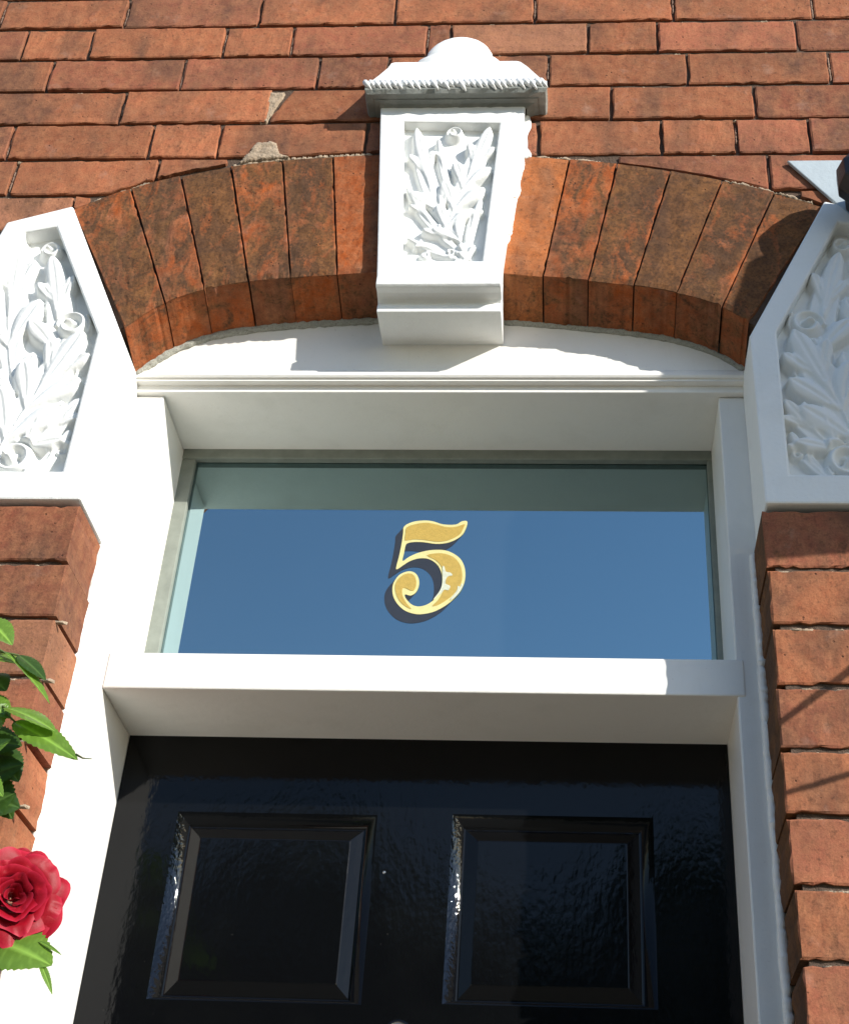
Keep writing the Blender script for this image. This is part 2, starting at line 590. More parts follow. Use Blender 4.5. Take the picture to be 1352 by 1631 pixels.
wall = thing('brick_wall', 'weathered red brick house wall with dark joints around the white doorway', 'wall')
bw = Bricks()
for k in range(-9, 12):
    zt = ZT - .075 * k            # joint above this course
    z0, z1 = zt - .075 + GAP, zt - GAP
    xs = fill_row(list(ROWS.get(k, [CX + (.1067 if k % 2 else 0)])), k)
    for xa, xb in zip(xs, xs[1:]):
        xa2, xb2 = xa + GAP * random.uniform(.55, .85), xb - GAP * random.uniform(.55, .85)
        # trim against arch / stones
        cols = np.linspace(xa2, xb2, 60)
        free = np.array([z1 - blocked_top(x) > .010 for x in cols])
        below = z1 < 1.90 or k > 5
        segs = []
        if k > 5:
            free = np.array([(x < -.851 or x > MIR(-.851)) for x in cols])
        i = 0
        while i < 60:
            if free[i]:
                j = i
                while j + 1 < 60 and free[j + 1]: j += 1
                if cols[j] - cols[i] > .015: segs.append((cols[i], cols[j]))
                i = j + 1
            else:
                i += 1
        for (p, q) in segs:
            inview = -1.0 < p < .45 and 2.2 < z0 < 2.95
            nx = 18 if inview else 3
            def mp(a, b, p=p, q=q):
                x = p + (q - p) * a
                lo = max(z0, blocked_top(x))
                return (x, 0.0, lo + (z1 - lo) * b)
            if 'PATCHED' and k == 2 and p < -.45 < q + .01 and abs(p + .4565) < .01:
                # brick with its upper left corner knocked off
                def mp(a, b, p=p, q=q):
                    x = p + .002 + (q - p - .002) * a
                    x = x + max(0, (b - .1)) * .030 * (1 - a)
                    return (x, 0.0, z0 + (z1 - z0) * b)
            bw.brick(mp, nx, 5 if inview else 2, .03, wall_tint())
# piers either side of the doorway
ZP = 1.7916
for side in (-1, 1):
    for k in range(-1, 29):
        z1 = ZP - .075 * k - GAP
        z0 = ZP - .075 * (k + 1) + GAP
        if k == -1:
            z1 = 1.878 - .006
        if z0 < G0: break
        x = -.599 if side < 0 else .2165
        w = [.2155, .16][k % 2]
        first = True
        while (x > XA) if side < 0 else (x < XB):
            p, q = (x - w + 2 * GAP, x) if side < 0 else (x, x + w - 2 * GAP)
            if first:
                e = random.uniform(-.002, .002)
                if side < 0: q += e
                else: p += e
            mp = lambda a, b, p=p, q=q: (p + (q - p) * a, 0.0, z0 + (z1 - z0) * b)
            c = wall_tint()
            so = 0.0
            if k == -1 and first and side < 0: so = .40
            if k == -1 and side > 0: so = .48
            bw.brick(mp, 20 if first and z0 > 1.1 else 3, 6 if first else 2, .088 if first else .03, c, so, jit=.0018, side_soot=(.80 if side > 0 else .12) if first else None)  # right reveal: soot deepened in colour to carry its shade
            x = x - w if side < 0 else x + w
            w = .2155
            first = False
bw.build('brickwork', wall)
# mortar bed behind the bricks, with openings for doorway and stones
mb = MB()
YM0, YM1 = .0052, .085
mb.box(XA, XB, YM0, YM1, 2.49, 3.45)
mb.box(XA, -.848, YM0, YM1, 1.83, 2.49)
mb.box(MIR(-.848), XB, YM0, YM1, 1.83, 2.49)
lo = [(x, ext(x) - .004) for x in np.linspace(-.71, .331, 40)]
mb.prism([(-.848, 2.30), (-.80, 2.345), (-.712, 2.375)] + lo + [(.333, 2.375), (MIR(-.80), 2.345), (MIR(-.848), 2.30), (MIR(-.848), 2.49), (-.848, 2.49)], YM0, YM1)
mb.box(XA, -.609, YM0, .090, G0, 1.872)
mb.box(.2265, XB, YM0, .090, G0, 1.872)
for bx in ((XA, XB, .10, .32, 2.14, 3.45), (XA, -.64, .0935, .32, G0, 2.139), (.262, XB, .0935, .32, G0, 2.139)):
    mb.box(*bx)
mb.build('mortar_bed', MORTAR, wall)


def lump(name, outline, y0, y1, mat, parent, sub=5, amp=.0025, sc=90, seed=0.0, label=None):
    """rough smear: filled outline with noisy thickness"""
    bm = bmesh.new()
    for ol in (outline if isinstance(outline[0], list) else [outline]):
        vs = [bm.verts.new((x, 0, z)) for x, z in ol]
        es = [bm.edges.new((vs[i], vs[(i + 1) % len(vs)])) for i in range(len(vs))]
        bmesh.ops.triangle_fill(bm, edges=es, use_beauty=True)
    for _ in range(sub):
        long = [e for e in bm.edges if e.calc_length() > .004]
        if not long: break
        bmesh.ops.subdivide_edges(bm, edges=long, cuts=1)
        bmesh.ops.triangulate(bm, faces=bm.faces)
    rim = {v for e in bm.edges if e.is_boundary for v in e.verts}
    for v in bm.verts:
        n1 = nz(v.co.x + seed, seed, v.co.z, sc); n2 = nz(v.co.x + 5 + seed, seed, v.co.z, sc * 2.3)
        if v in rim:
            v.co.x += amp * n1; v.co.z += amp * nz(v.co.x, seed + 3, v.co.z, sc)
            v.co.y = y1
        else:
            v.co.y = y0 + amp * (n1 * .7 + n2 * .6)
    bmesh.ops.recalc_face_normals(bm, faces=bm.faces)
    me = bpy.data.meshes.new(name); bm.to_mesh(me); bm.free()
    for p in me.polygons: p.use_smooth = True
    me.materials.append(mat)
    o = bpy.data.objects.new(name, me); SC.collection.objects.link(o)
    o.parent = parent
    o.matrix_parent_inverse = Matrix.Translation(-Vector(parent.location))
    if label: o['label'] = label
    return o


lump('mortar_repair', [(-.4715, 2.560), (-.4605, 2.560), (-.4535, 2.588), (-.4400, 2.629), (-.4765, 2.629), (-.4735, 2.594)], .0005, .008, PATCH, wall, label='pale mortar wedge filling a broken brick')
lump('mortar_repair', [(-.493, 2.470), (-.452, 2.478), (-.41, 2.482), (-.432, 2.492), (-.4395, 2.5145), (-.4480, 2.517), (-.4700, 2.5150), (-.4765, 2.4985)], -.0035, .006, PATCH, wall, label='rough mortar lump above the arch')
# pale pointing smeared along the arch back and at pier joints
random.seed(3)
for (xa, xb) in ((-.69, -.61), (-.50, -.30), (-.08, .03), (.20, .32)):
    t = np.linspace(xa, xb, 14)
    lump('mortar_smear', [(x, ext(x) - .001) for x in t] + [(x, ext(x) + .006 + .002 * math.sin(x * 200)) for x in t[::-1]], .0005, .006, PATCH, wall, amp=.003, seed=xa)
for k in range(0, 7):
    z = ZP - .075 * k
    for side in (-1, 1):
        for q in range(3):
            x = (-.70 + .035 * q + random.uniform(0, .02)) if side < 0 else (.225 + .045 * q + random.uniform(0, .02))
            w = random.uniform(.012, .035)
            lump('mortar_smear', [(x, z - .0055), (x + w, z - .0055), (x + w, z - .0018), (x, z - .0022)], .0015, .006, PATCH, wall, sub=3, amp=.002, seed=x * 7 + k)

# crumbs of old mortar left in the joints of the upper courses
r8 = random.Random(21)
crumbs, beds = [], []
for k, xs in ROWS.items():
    z0 = ZT - .075 * (k + 1)
    for x in xs:
        if z0 + .075 - blocked_top(x) < .05 or blocked_top(x) > z0 + .02: continue
        if r8.random() < (.75 if x < CX else .3):
            za, zb = z0 + .006 + r8.uniform(0, .02), z0 + .069 - r8.uniform(0, .02)
            beds.append([(x - .0015, za), (x + .0015, za), (x + .0017, (za + zb) / 2), (x + .0014, zb), (x - .0014, zb), (x - .0017, (za + zb) / 2)])
    for q in range(5):
        x = r8.uniform(-.85, .36)
        if blocked_top(x) > z0 + .05: continue
        w = r8.uniform(.004, .022)
        zt_ = z0 + .075
        crumbs.append([(x, zt_ - .0060), (x + w, zt_ - .0056), (x + w * .9, zt_ - .0022), (x + w * .3, zt_ - .0016)])
lump('mortar_smear', beds, .0026, .0046, mortar_material('pinkish_mortar', (0.22, 0.14, 0.10), (0.36, 0.25, 0.19)), wall, sub=3, amp=.0005, seed=2)
lump('mortar_smear', crumbs, .0008, .0045, PATCH, wall, sub=3, amp=.0016, seed=5)

# ------------------------------------------------------------------ arch of voussoirs
arch = thing('brick_arch', 'segmental arch of long sooty orange bricks over the doorway', 'arch')
JL = [((-.7128, 2.380), (-.5985, 2.150)), ((-.6379, 2.4175), (-.5524, 2.2011)), ((-.5704, 2.4425), (-.5027, 2.2259)), ((-.5001, 2.4664), (-.4443, 2.2417)),
      ((-.4269, 2.4786), (-.3882, 2.2506)), ((-.3547, 2.4842), (-.3254, 2.2537)), ((-.284, 2.487), (-.262, 2.255))]
JR = [((-.087, 2.4835), (-.112, 2.253)), ((-.015, 2.4735), (-.0483, 2.2511)), ((.0523, 2.4598), (.0118, 2.2451)), ((.1268, 2.4461), (.0722, 2.2279)),
      ((.1974, 2.4264), (.1278, 2.2165)), ((.2677, 2.4057), (.186, 2.2029)), ((.3325, 2.3756), (.2190, 2.150))]
ORANGE = s2l(184, 92, 40, .76)
OR2 = s2l(200, 116, 62, .80)
SOOTS = {('L', 0): .66, ('L', 1): .61, ('L', 2): .72, ('L', 3): .64, ('L', 4): .67, ('L', 5): .40,
         ('R', 0): .18, ('R', 1): .58, ('R', 2): .67, ('R', 3): .78, ('R', 4): .66, ('R', 5): .70}
for tag, J in (('L', JL), ('R', JR)):
    for i in range(6):
        (ta, ba), (tb, bb) = J[i], J[i + 1]
        gp = .0011
        def mp(a, b, ta=ta, ba=ba, tb=tb, bb=bb):
            a = gp / .065 + a * (1 - 2 * gp / .065)
            xt = ta[0] + (tb[0] - ta[0]) * a; xo = ba[0] + (bb[0] - ba[0]) * a
            zt_ = ext(xt); zo = itr(xo)
            return (xo + (xt - xo) * b, -.0015, zo + (zt_ - zo) * b)
        v = Bricks()
        v.brick(mp, 14, 26, .10, OR2 if (tag, i) in (('R', 0),) else ORANGE, SOOTS[(tag, i)], jit=.0012, rough=.0014, side_soot=.52, edge_clean=.16, drop=.030)  # side value paints the soffit's shade into the brick colour
        v.build('voussoir', arch)
am = MB()
for J in (JL, JR):
    top = [j[0] for j in J]; bot = [j[1] for j in J]
    bp_ = [(x, itr(x) + .004) for x, z in bot]; tp_ = [(x, ext(x) - .004) for x, z in top]
    if J is JL:
        bp_[0] = (-.615, 2.155); tp_[0] = (-.722, 2.372)
    else:
        bp_[-1] = (.2345, 2.16); tp_[-1] = (.342, 2.372)
    am.prism(bp_ + tp_[::-1], .006, .096)
am.build('mortar_bed', MORTAR, arch)

# ------------------------------------------------------------------ carved leaf relief
def spine(P0, P1, P2, n=70):
    t = np.linspace(0, 1, n)[:, None]
    P0, P1, P2 = map(np.array, (P0, P1, P2))
    return (1 - t) ** 2 * P0 + 2 * t * (1 - t) * P1 + t ** 2 * P2


def frond(P0, P1, P2, Wd, h, nl, lift, both=3):
    """an acanthus leaf: rounded lobes springing from a curved midrib, lowest first"""
    S = spine(P0, P1, P2, 101)
    out_ = [(tuple(S[0]), tuple((2 * S[50] - (S[0] + S[97]) / 2)), tuple(S[97]), Wd * .50, h * .62, -3, lift)]
    for k in range(nl):
        t = .16 + .62 * k / max(1, nl - 1)
        i = int(t * 100)
        tg = S[min(i + 2, 100)] - S[max(i - 2, 0)]; tg = tg / np.linalg.norm(tg)
        nm = np.array((-tg[1], tg[0]))
        size = Wd * (1.15 - .55 * abs(t - .42) / .45)
        for sgn in (1, -1):
            if not (both & (1 if sgn > 0 else 2)): continue
            b0 = S[max(0, i - 12)]
            tip = S[i] + tg * size * .74 + nm * sgn * size * .86
            mid = S[i] + tg * size * .10 + nm * sgn * size * .35
            out_.append((tuple(b0), tuple(mid), tuple(tip), size * .36, h, -1, lift * (.4 + .6 * t)))
    i = 70
    out_.append((tuple(S[52]), tuple(S[80]), tuple(S[100]), Wd * .36, h * 1.02, -1, lift))
    out_.append((tuple(S[0]), tuple((2 * S[50] - (S[0] + S[88]) / 2)), tuple(S[88]), Wd * .055, h * .80, -2, lift * .8))
    return out_


def relief(x0, x1, z0, z1, res, leaves, curls):
    nxn, nzn = int((x1 - x0) / res) + 1, int((z1 - z0) / res) + 1
    X, Z = np.meshgrid(np.linspace(x0, x1, nxn), np.linspace(z0, z1, nzn))
    H = np.zeros_like(X)
    for (P0, P1, P2, Wd, h, n, lift) in leaves:
        S = spine(P0, P1, P2)
        T = np.gradient(S, axis=0); T /= np.linalg.norm(T, axis=1)[:, None] + 1e-12
        D = (X[..., None] - S[:, 0]) ** 2 + (Z[..., None] - S[:, 1]) ** 2
        k = D.argmin(-1)
        t = k / (len(S) - 1.0)
        dx, dz = X - S[k, 0], Z - S[k, 1]
        sg = dx * (-T[k, 1]) + dz * T[k, 0]
        al = dx * T[k, 0] + dz * T[k, 1]
        s_ = np.sqrt(D.min(-1)) * np.sign(sg + 1e-12)
        if n in (-1, -3):  # rounded spoon-shaped lobe
            env = np.clip(np.sin(np.pi * np.clip(t * .985 + .005, 0, 1) ** (2.1 if n == -1 else 1.7)), 0, 1) ** .42
        elif n == -2:      # midrib cord
            env = np.clip(1.0 - t * .75, 0, 1)
        q0 = np.abs(s_) / (Wd * env + 1e-6)
        w = Wd * env
        q = np.abs(s_) / (w + 1e-6)
        inside = np.clip((1.0 - q) / (.16 if n == -1 else .12), 0, 1)
        inside = inside * inside * (3 - 2 * inside)
        qc = np.clip(q, 0, 1)
        if n == -1:
            hh = h * (.42 + .28 * t + .34 * (1 - qc ** 2) - .16 * np.exp(-(q / .16) ** 2) * (t > .25)) + lift * (.3 + .7 * t)
        elif n == -3:
            hh = h * (.70 + .30 * qc ** 2) + lift * (.3 + .7 * t)
        else:
            hh = h * (.72 + .28 * (1 - qc ** 2)) + lift * .6
        far = np.abs(al) > Wd * .5
        hh = np.where(far, 0, hh) * inside
        trench = np.where(far, 0, np.clip(1 - (q - 1) / .22, 0, 1) * (q >= 1)) * np.clip((env - .2) * 3, 0, 1)
        ov = 1.0 if n == -3 else .0
        H = H * (1 - (.80 if n == -3 else .12) * trench)
        H = np.where((inside > .02) & ~far, np.maximum(H * (1 - inside * ov), hh), H)
    for (cx, cz, r, h, turn) in curls:
        dx, dz = X - cx, Z - cz
        d = np.hypot(dx, dz); a = np.arctan2(dz, dx)
        sp = d / r - (a * turn / (2 * np.pi)) * .55
        ringh = .62 + .38 * np.cos(2 * np.pi * (sp * 1.25))
        m = np.clip((1.12 - d / r) / .14, 0, 1)
        hh = h * m * (ringh * .85 + .35 * np.clip(1 - d / r, 0, 1))
        hh -= h * .9 * np.exp(-((dx - .15 * r) ** 2 + (dz + .1 * r) ** 2) / (.16 * r) ** 2)
        H = np.where(m > .02, np.maximum(hh, H * (1 - m)), H)
    # soften as thick paint would
    for _ in range(4):
        P = np.pad(H, 1, mode='edge')
        H = (P[1:-1, 1:-1] * 4 + P[:-2, 1:-1] + P[2:, 1:-1] + P[1:-1, :-2] + P[1:-1, 2:]) / 8
    return X, Z, H


def relief_obj(name, X, Z, H, ybase, clipf, mat, parent, mirror=False):
    nzn, nxn = X.shape
    Xm = np.array([[MIR(v) for v in row] for row in X]) if mirror else X
    vs = np.stack([Xm, ybase - H, Z], -1).reshape(-1, 3)
    C = clipf(X, Z)
    fs = []
    for j in range(nzn - 1):
        for i in range(nxn - 1):
            if C[j, i]:
                p = j * nxn + i
                f = (p, p + 1, p + 1 + nxn, p + nxn)
                fs.append(f[::-1] if mirror else f)
    return obj(name, vs.tolist(), fs, mat, parent, smooth=True)


def w2(u, v, y):
    p = at(u, v, y)
    return (p.x, p.z)


def holed(outer, inner, y0, y1, yrec):
    """front face with a sunk panel, outer sides and recess walls"""
    m = MB()
    no, ni = len(outer), len(inner)
    allp = outer + inner
    tris = tessellate_polygon([[Vector((x, z, 0)) for x, z in outer], [Vector((x, z, 0)) for x, z in inner]])
    vs = [(x, y0, z) for x, z in allp] + [(x, y1, z) for x, z in outer] + [(x, yrec, z) for x, z in inner]
    fs = [tuple(t) for t in tris]
    fs += [(i, i + no + ni, (i + 1) % no + no + ni, (i + 1) % no) for i in range(no)]
    b = no + ni + no
    fs += [(no + i, no + (i + 1) % ni, b + (i + 1) % ni, b + i) for i in range(ni)]
    fs.append(tuple(range(no + ni, no + ni + no)))
    m.add(vs, fs)
    return m


# ------------------------------------------------------------------ springer stones
YS = -.007
PAN = [(-.815, 1.920), (-.6305, 1.920), (-.631, 2.1448), (-.7273, 2.3408), (-.770, 2.330), (-.815, 2.10)]
sl = lambda u, v: w2(u, v, .004)
SL = []
SL += frond(sl(-70, 700), sl(-60, 560), sl(-46, 450), .044, .0120, 3, .002)
SL += frond(sl(25, 640), sl(-5, 520), sl(34, 384), .046, .0125, 3, .003)
SL += frond(sl(70, 640), sl(108, 540), sl(84, 412), .040, .0125, 3, .003)
SL += frond(sl(30, 760), sl(70, 740), sl(112, 686), .020, .0115, 2, .002)
SL += frond(sl(-30, 745), sl(66, 700), sl(128, 640), .031, .0125, 3, .004)
SL += frond(sl(-30, 760), sl(40, 640), sl(132, 535), .050, .0135, 4, .005)
SCU = [(*sl(113, 517), .0215, .016, 1), (*sl(80, 398), .0150, .015, 1), (*sl(22, 726), .0230, .016, -1), (*sl(95, 716), .008, .010, 1)]
RX, RZ, RH = relief(-.822, -.624, 1.914, 2.346, .0012, SL, SCU)
RH = np.minimum(RH, .0205)


def inpan(X, Z):
    out = np.ones_like(X, dtype=bool)
    n = len(PAN)
    for i in range(n):
        (xa, za), (xb, zb) = PAN[i], PAN[(i + 1) % n]
        out &= ((xb - xa) * (Z - za) - (zb - za) * (X - xa)) > -.0045 * math.hypot(xb - xa, zb - za)
    return out


for mirror, lab in ((False, 'sunlit white springer stone carved with leaves at the left foot of the arch'),
                    (True, 'shaded white springer stone carved with leaves under the wall lamp')):
    t = thing('springer_stone', lab, 'carved stone', (MIR(-.70) if mirror else -.70, 0, 1.878), 'carved springer stones')
    o_ = [(MIR(x), z) for x, z in SPR][::-1] if mirror else SPR
    i_ = [(MIR(x), z) for x, z in PAN][::-1] if mirror else PAN
    holed(o_, i_, YS, .092, YS + .0255).build('block', STONE, t, bevel=.0028)
    relief_obj('leaf_carving', RX, RZ, RH * 1.25, YS + .0240, inpan, STONE, t, mirror)

# ------------------------------------------------------------------ keystone
key = thing('keystone', 'white painted keystone with leaf carving and stepped cap at the arch crown', 'keystone', (CX, 0, 2.15))
YK = -.020
ktl, ktr = w2(606, 166, YK), w2(837, 166, YK)
kbl, kbr = w2(600, 441, YK), w2(797, 445, YK)
pin = [w2(640, 415, YK), w2(768, 415, YK), w2(796, 195, YK), w2(643, 193, YK)]
out = [kbl, kbr, ktr, ktl]
holed(out, pin, YK, .05, YK + .0182).build('shaft', STONE, key, bevel=.002)
kl = lambda u, v: w2(u, v, YK + .008)
KL = []
KL += frond(kl(752, 412), kl(690, 372), kl(648, 300), .017, .0095, 3, .002)
KL += frond(kl(752, 416), kl(700, 402), kl(648, 380), .013, .0090, 2, .002)
KL += frond(kl(738, 390), kl(680, 330), kl(664, 208), .028, .0100, 3, .003)
KL += frond(kl(722, 330), kl(706, 280), kl(698, 222), .014, .0095, 2, .003)
KL += frond(kl(742, 412), kl(742, 370), kl(766, 318), .015, .0095, 2, .003)
KL += frond(kl(706, 372), kl(735, 300), kl(780, 208), .031, .0105, 4, .004)
KC = [(*kl(724, 213), .0125, .014, 1), (*kl(676, 405), .007, .010, 1), (*kl(716, 400), .007, .010, -1)]
KX, KZ, KH = relief(pin[0][0] - .02, pin[2][0] + .004, pin[0][1] - .004, pin[2][1] + .004, .0011, KL, KC)
KH = np.minimum(KH, .0170)


def inkey(X, Z):
    res = np.ones_like(X, dtype=bool)
    for i in range(4):
        (xa, za), (xb, zb) = pin[i], pin[(i + 1) % 4]
        res &= ((xb - xa) * (Z - za) - (zb - za) * (X - xa)) > -.0035 * math.hypot(xb - xa, zb - za)
    return res


relief_obj('leaf_carving', KX, KZ, np.minimum(KH * 1.12, .0175), YK + .0166, inkey, STONE, key)
# foot mouldings
zz = lambda v, y: at(700, v, y).z
xl, xr = kbl[0] + .0005, kbr[0] + .001
prof = [(YK - .0035, zz(442, YK)), (YK - .0045, zz(455, YK)), (YK - .001, zz(457, YK - .001)), (YK + .012, zz(466, YK + .012)), (YK + .022, zz(477, YK + .022)), (YK + .026, zz(484, YK + .026)), (YK + .023, zz(486, YK + .023)),
        (YK + .0225, zz(496, YK + .0225)), (YK + .026, zz(498, YK + .026)), (.074, zz(549, .074)), (.094, zz(549, .074)), (.094, zz(440, YK)), (.0, zz(440, YK))]
MB().sweep_x(prof, xl, xr).build('foot_moulding', STONE, key, bevel=.0012)

# hooded cap: rings lofted from lip to shoulder, lumpy under many coats of paint
YL = -.047
def ring(x0, x1, yf, z, n=26, m=5):
    pts = [(x0, .03 + (yf - .03) * k / m, z) for k in range(m)]
    pts += [(x0 + (x1 - x0) * k / n, yf, z) for k in range(n + 1)]
    pts += [(x1, yf + (.03 - yf) * k / m, z) for k in range(1, m + 1)]
    return pts
lx0, lx1 = at(582, 130, YL).x, at(871, 128, YL).x
sx0, sx1 = at(622, 97, -.026).x, at(829, 97, -.026).x
z_lip1, z_lip0 = zz(128, YL), zz(144, YL)
z_sh = zz(97, -.026)
rings = [
    ring(ktl[0] + .000, ktr[0] + .002, YK + .002, zz(172, YK) + .000),
    ring(lx0 + .020, lx1 - .018, YK - .004, zz(165, YK - .004)),
    ring(lx0 + .014, lx1 - .013, YK - .012, zz(158, YK - .012)),
    ring(lx0 + .012, lx1 - .011, YK - .013, zz(156, YK - .013)),
    ring(lx0 + .003, lx1 - .003, YL + .004, z_lip0 - .001),
    ring(lx0, lx1, YL, z_lip0 + .004),
    ring(lx0 - .0005, lx1 + .0005, YL - .001, (z_lip0 + z_lip1) / 2),
    ring(lx0, lx1, YL, z_lip1 - .003),
    ring(lx0 + .006, lx1 - .006, YL + .004, z_lip1 + .003),
    ring(lx0 + .018, lx1 - .018, YL + .008, z_lip1 + (z_sh - z_lip1) * .35),
    ring(lx0 + .028, lx1 - .030, YL + .013, z_lip1 + (z_sh - z_lip1) * .66),
    ring(sx0 + .001, sx1 - .001, -.028, z_sh - .006),
    ring(sx0 + .006, sx1 - .006, -.025, z_sh),
    ring(sx0 + .030, sx1 - .030, -.018, z_sh + .007),
    ring(sx0 + .045, sx1 - .045, -.008, z_sh + .009),
]
hv, hf = [], []
for r in rings: hv.append(r)
nr = len(rings[0])
flat = []
for j, r in enumerate(hv):
    for i, (x, y, z) in enumerate(r):
        a = .0022 if 4 <= j <= 11 else .0009
        n1 = nz(x, y, z, 130); n2 = nz(x + 3, y, z, 300)
        flat.append((x + a * nz(x, y + 4, z, 130), y + a * (n1 + .6 * n2), z + a * (n2 + .7 * n1)))
for j in range(len(rings) - 1):
    for i in range(nr - 1):
        hf.append((j * nr + i, j * nr + i + 1, (j + 1) * nr + i + 1, (j + 1) * nr + i))
hf.append(tuple((len(rings) - 1) * nr + i for i in range(nr)))
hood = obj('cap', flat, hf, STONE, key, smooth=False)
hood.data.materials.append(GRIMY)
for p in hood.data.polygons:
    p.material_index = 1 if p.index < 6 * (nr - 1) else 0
dome = MB()
dcx = at(731, 90, -.004).x
DP = [(125, .066), (108, .0655), (97, .064), (93, .062), (90, .0575), (88, .0520), (85, .0500), (79, .0488), (73, .0450), (67, .0385), (61, .0290), (57, .0185), (54.5, .0085), (53.8, .0)]
nd = 40
for (vv, r) in DP:
    z = zz(vv, -.004)
    for k in range(nd):
        a_ = 2 * math.pi * k / nd
        q = 1 + .022 * nz(math.cos(a_), math.sin(a_), z * 30, 2.0) + .014 * nz(math.cos(a_) * 3, math.sin(a_) * 3, z * 70, 2.0)
        dome.v.append((dcx + r * q * math.cos(a_), .003 + r * q * .26 * math.sin(a_), z))
for j in range(len(DP) - 1):
    for k in range(nd):
        dome.f.append((j * nd + k, j * nd + (k + 1) % nd, (j + 1) * nd + (k + 1) % nd, (j + 1) * nd + k))
dome.build('cap_finial', STONE, key, smooth=True)
# grimy rope moulding under the lip
rp = MB()
x = lx0 + .003
i = 0
while x < lx1 - .003:
    i += 1
    q = .5 + .5 * nz(i * 1.7, 2.0, 0.3, 1.0); q2 = .5 + .5 * nz(i * .9, 7.0, 0.3, 1.0)
    dz = z_lip1 - z_lip0
    rp.tube([(x - .003 - .002 * q2, YL + .002, z_lip1 + .001), (x + .001 * q, YL - .0012 - .0016 * q, z_lip1 - dz * (.35 + .2 * q2)), (x + .004 + .005 * q, YL + .0012, z_lip1 - dz * (.6 + .75 * q * q2))], [.0042, .0030 + .0022 * q, .0010], 7)
    x += .0052 + .0062 * q2
rp.build('rope_moulding', STONE, key, smooth=True)
# paint slopped over the bricks right of the keystone
lump('paint_slop', [(ktr[0] - .010, 2.570), (ktr[0] + .006, 2.566), (ktr[0] + .007, 2.54), (ktr[0] + .003, 2.52), (ktr[0] + .005, 2.497), (ktr[0] + .011, 2.484), (ktr[0] + .010, 2.478), (ktr[0] + .001, 2.474), (ktr[0] + .001, 2.455), (ktr[0] - .003, 2.43), (ktr[0] - .003, 2.41),
                    (ktr[0] - .008, 2.38), (ktr[0] - .012, 2.33), (ktr[0] - .020, 2.30), (ktr[0] - .026, 2.30), (ktr[0] - .018, 2.40), (ktr[0] - .012, 2.47)], -.0050, -.0012, STONE, key, amp=.0028, sc=48)

# ------------------------------------------------------------------ door frame
frame = thing('door_frame', 'white painted wooden door frame with transom, curved head panel and moulding', 'door frame', (CX, .15, G0))
YF, YDO, YG = .0933, .2209, .2246
XL, XR = -.5605, .1848
ZH, ZTB, ZTT = 2.1190, 1.6755, 1.7235
for yj, (a, b) in ((YF - .0016, (-.640, XL)), (YF, (XR, .262))):
    MB().box(a, b, yj, .30, G0, 2.118).build('jamb', PAINT, frame, bevel=.0022)
MB().box(XL - .0005, .1945, YF - .0016, .29, ZTB, ZTT).build('transom', PAINT, frame, bevel=.002)
MB().box(-.640, .262, .0845, .29, ZH, 2.150).build('head', PAINT, frame, bevel=.0014)
YLU = .074
t = np.linspace(-.612, .232, 50)
MB().prism([(-.612, 2.13), (.232, 2.13)] + [(x, itr(x) + .022) for x in t[::-1]], YLU, .092).build('head_panel', PAINT, frame)
mprof = [(.0705, 2.1440), (.0700, 2.1415), (.0692, 2.1365), (.0712, 2.1335), (.0760, 2.1338), (.0800, 2.1352), (.0850, 2.1360), (.096, 2.1360), (.096, 2.1475), (.0730, 2.1475)]
MB().sweep_x(mprof, -.612, .2235).build('drip_moulding', PAINT, frame, smooth=False, bevel=.0008)
# ragged filler between soffit and panel, and along the brick reveals
def ragged(name, pts, r, mat, parent, seed, sides=7):
    m = MB()
    P, Rr = [], []
    for i, p in enumerate(pts):
        k = nz(p[0] * 40 + seed, p[2] * 40, seed, 1.0); k2 = nz(p[0] * 130 + seed, p[2] * 130, seed + 4, 1.0)
        P.append((p[0] + .0012 * k2, p[1] + .001 * k, p[2] + .0015 * k)); Rr.append(max(.0008, r * (1 + .22 * k + .30 * k2)))
    m.tube(P, Rr, sides)
    return m.build(name, mat, parent, smooth=True)
ragged('filler_bead', [(x, YLU - .001, itr(x) - .0205) for x in np.linspace(-.598, -.262, 130)], .0062, CAULK, frame, 1)
ragged('filler_bead', [(x, YLU - .001, itr(x) - .0205) for x in np.linspace(-.112, .2185, 130)], .0050, CAULK, frame, 2)
ragged('filler_bead', [(.2150, YF - .002, z) for z in np.linspace(1.20, 1.868, 420)], .0058, PAINT, frame, 3)
ragged('filler_bead', [(.2215, YF - .001, z) for z in np.linspace(1.876, 2.12, 90)], .003, PAINT, frame, 4)
ragged('filler_bead', [(-.6005, YF - .001, z) for z in np.linspace(1.20, 1.868, 320)], .0040, PAINT, frame, 5)

# ------------------------------------------------------------------ fanlight
fan = thing('fanlight_window', 'wide blue reflecting fanlight pane between white frame head and transom', 'window', (CX, YG, ZTT))
obj('glass_pane', [(XL + .001, YG, ZTT + .001), (XR - .001, YG, ZTT + .001), (XR - .001, YG, ZH - .001), (XL + .001, YG, ZH - .001),
                   (XL + .001, YG + .006, ZTT + .001), (XR - .001, YG + .006, ZTT + .001), (XR - .001, YG + .006, ZH - .001), (XL + .001, YG + .006, ZH - .001)],
    [(0, 1, 2, 3), (5, 4, 7, 6), (0, 4, 5, 1), (1, 5, 6, 2), (2, 6, 7, 3), (3, 7, 4, 0)], PANE, fan)
for bx in ((XL, XR, YG - .012, YG - .0003, ZH - .016, ZH + .002), (XL - .002, XL + .019, YG - .010, YG - .0003, ZTT, ZH - .016),
           (XR - .0065, XR + .002, YG - .012, YG - .0003, ZTT, ZH - .016), (XL, XR, YG - .012, YG - .0003, ZTT - .002, ZTT + .007)):
    MB().box(*bx).build('glazing_bead', PUTTY, fan, bevel=.0015)

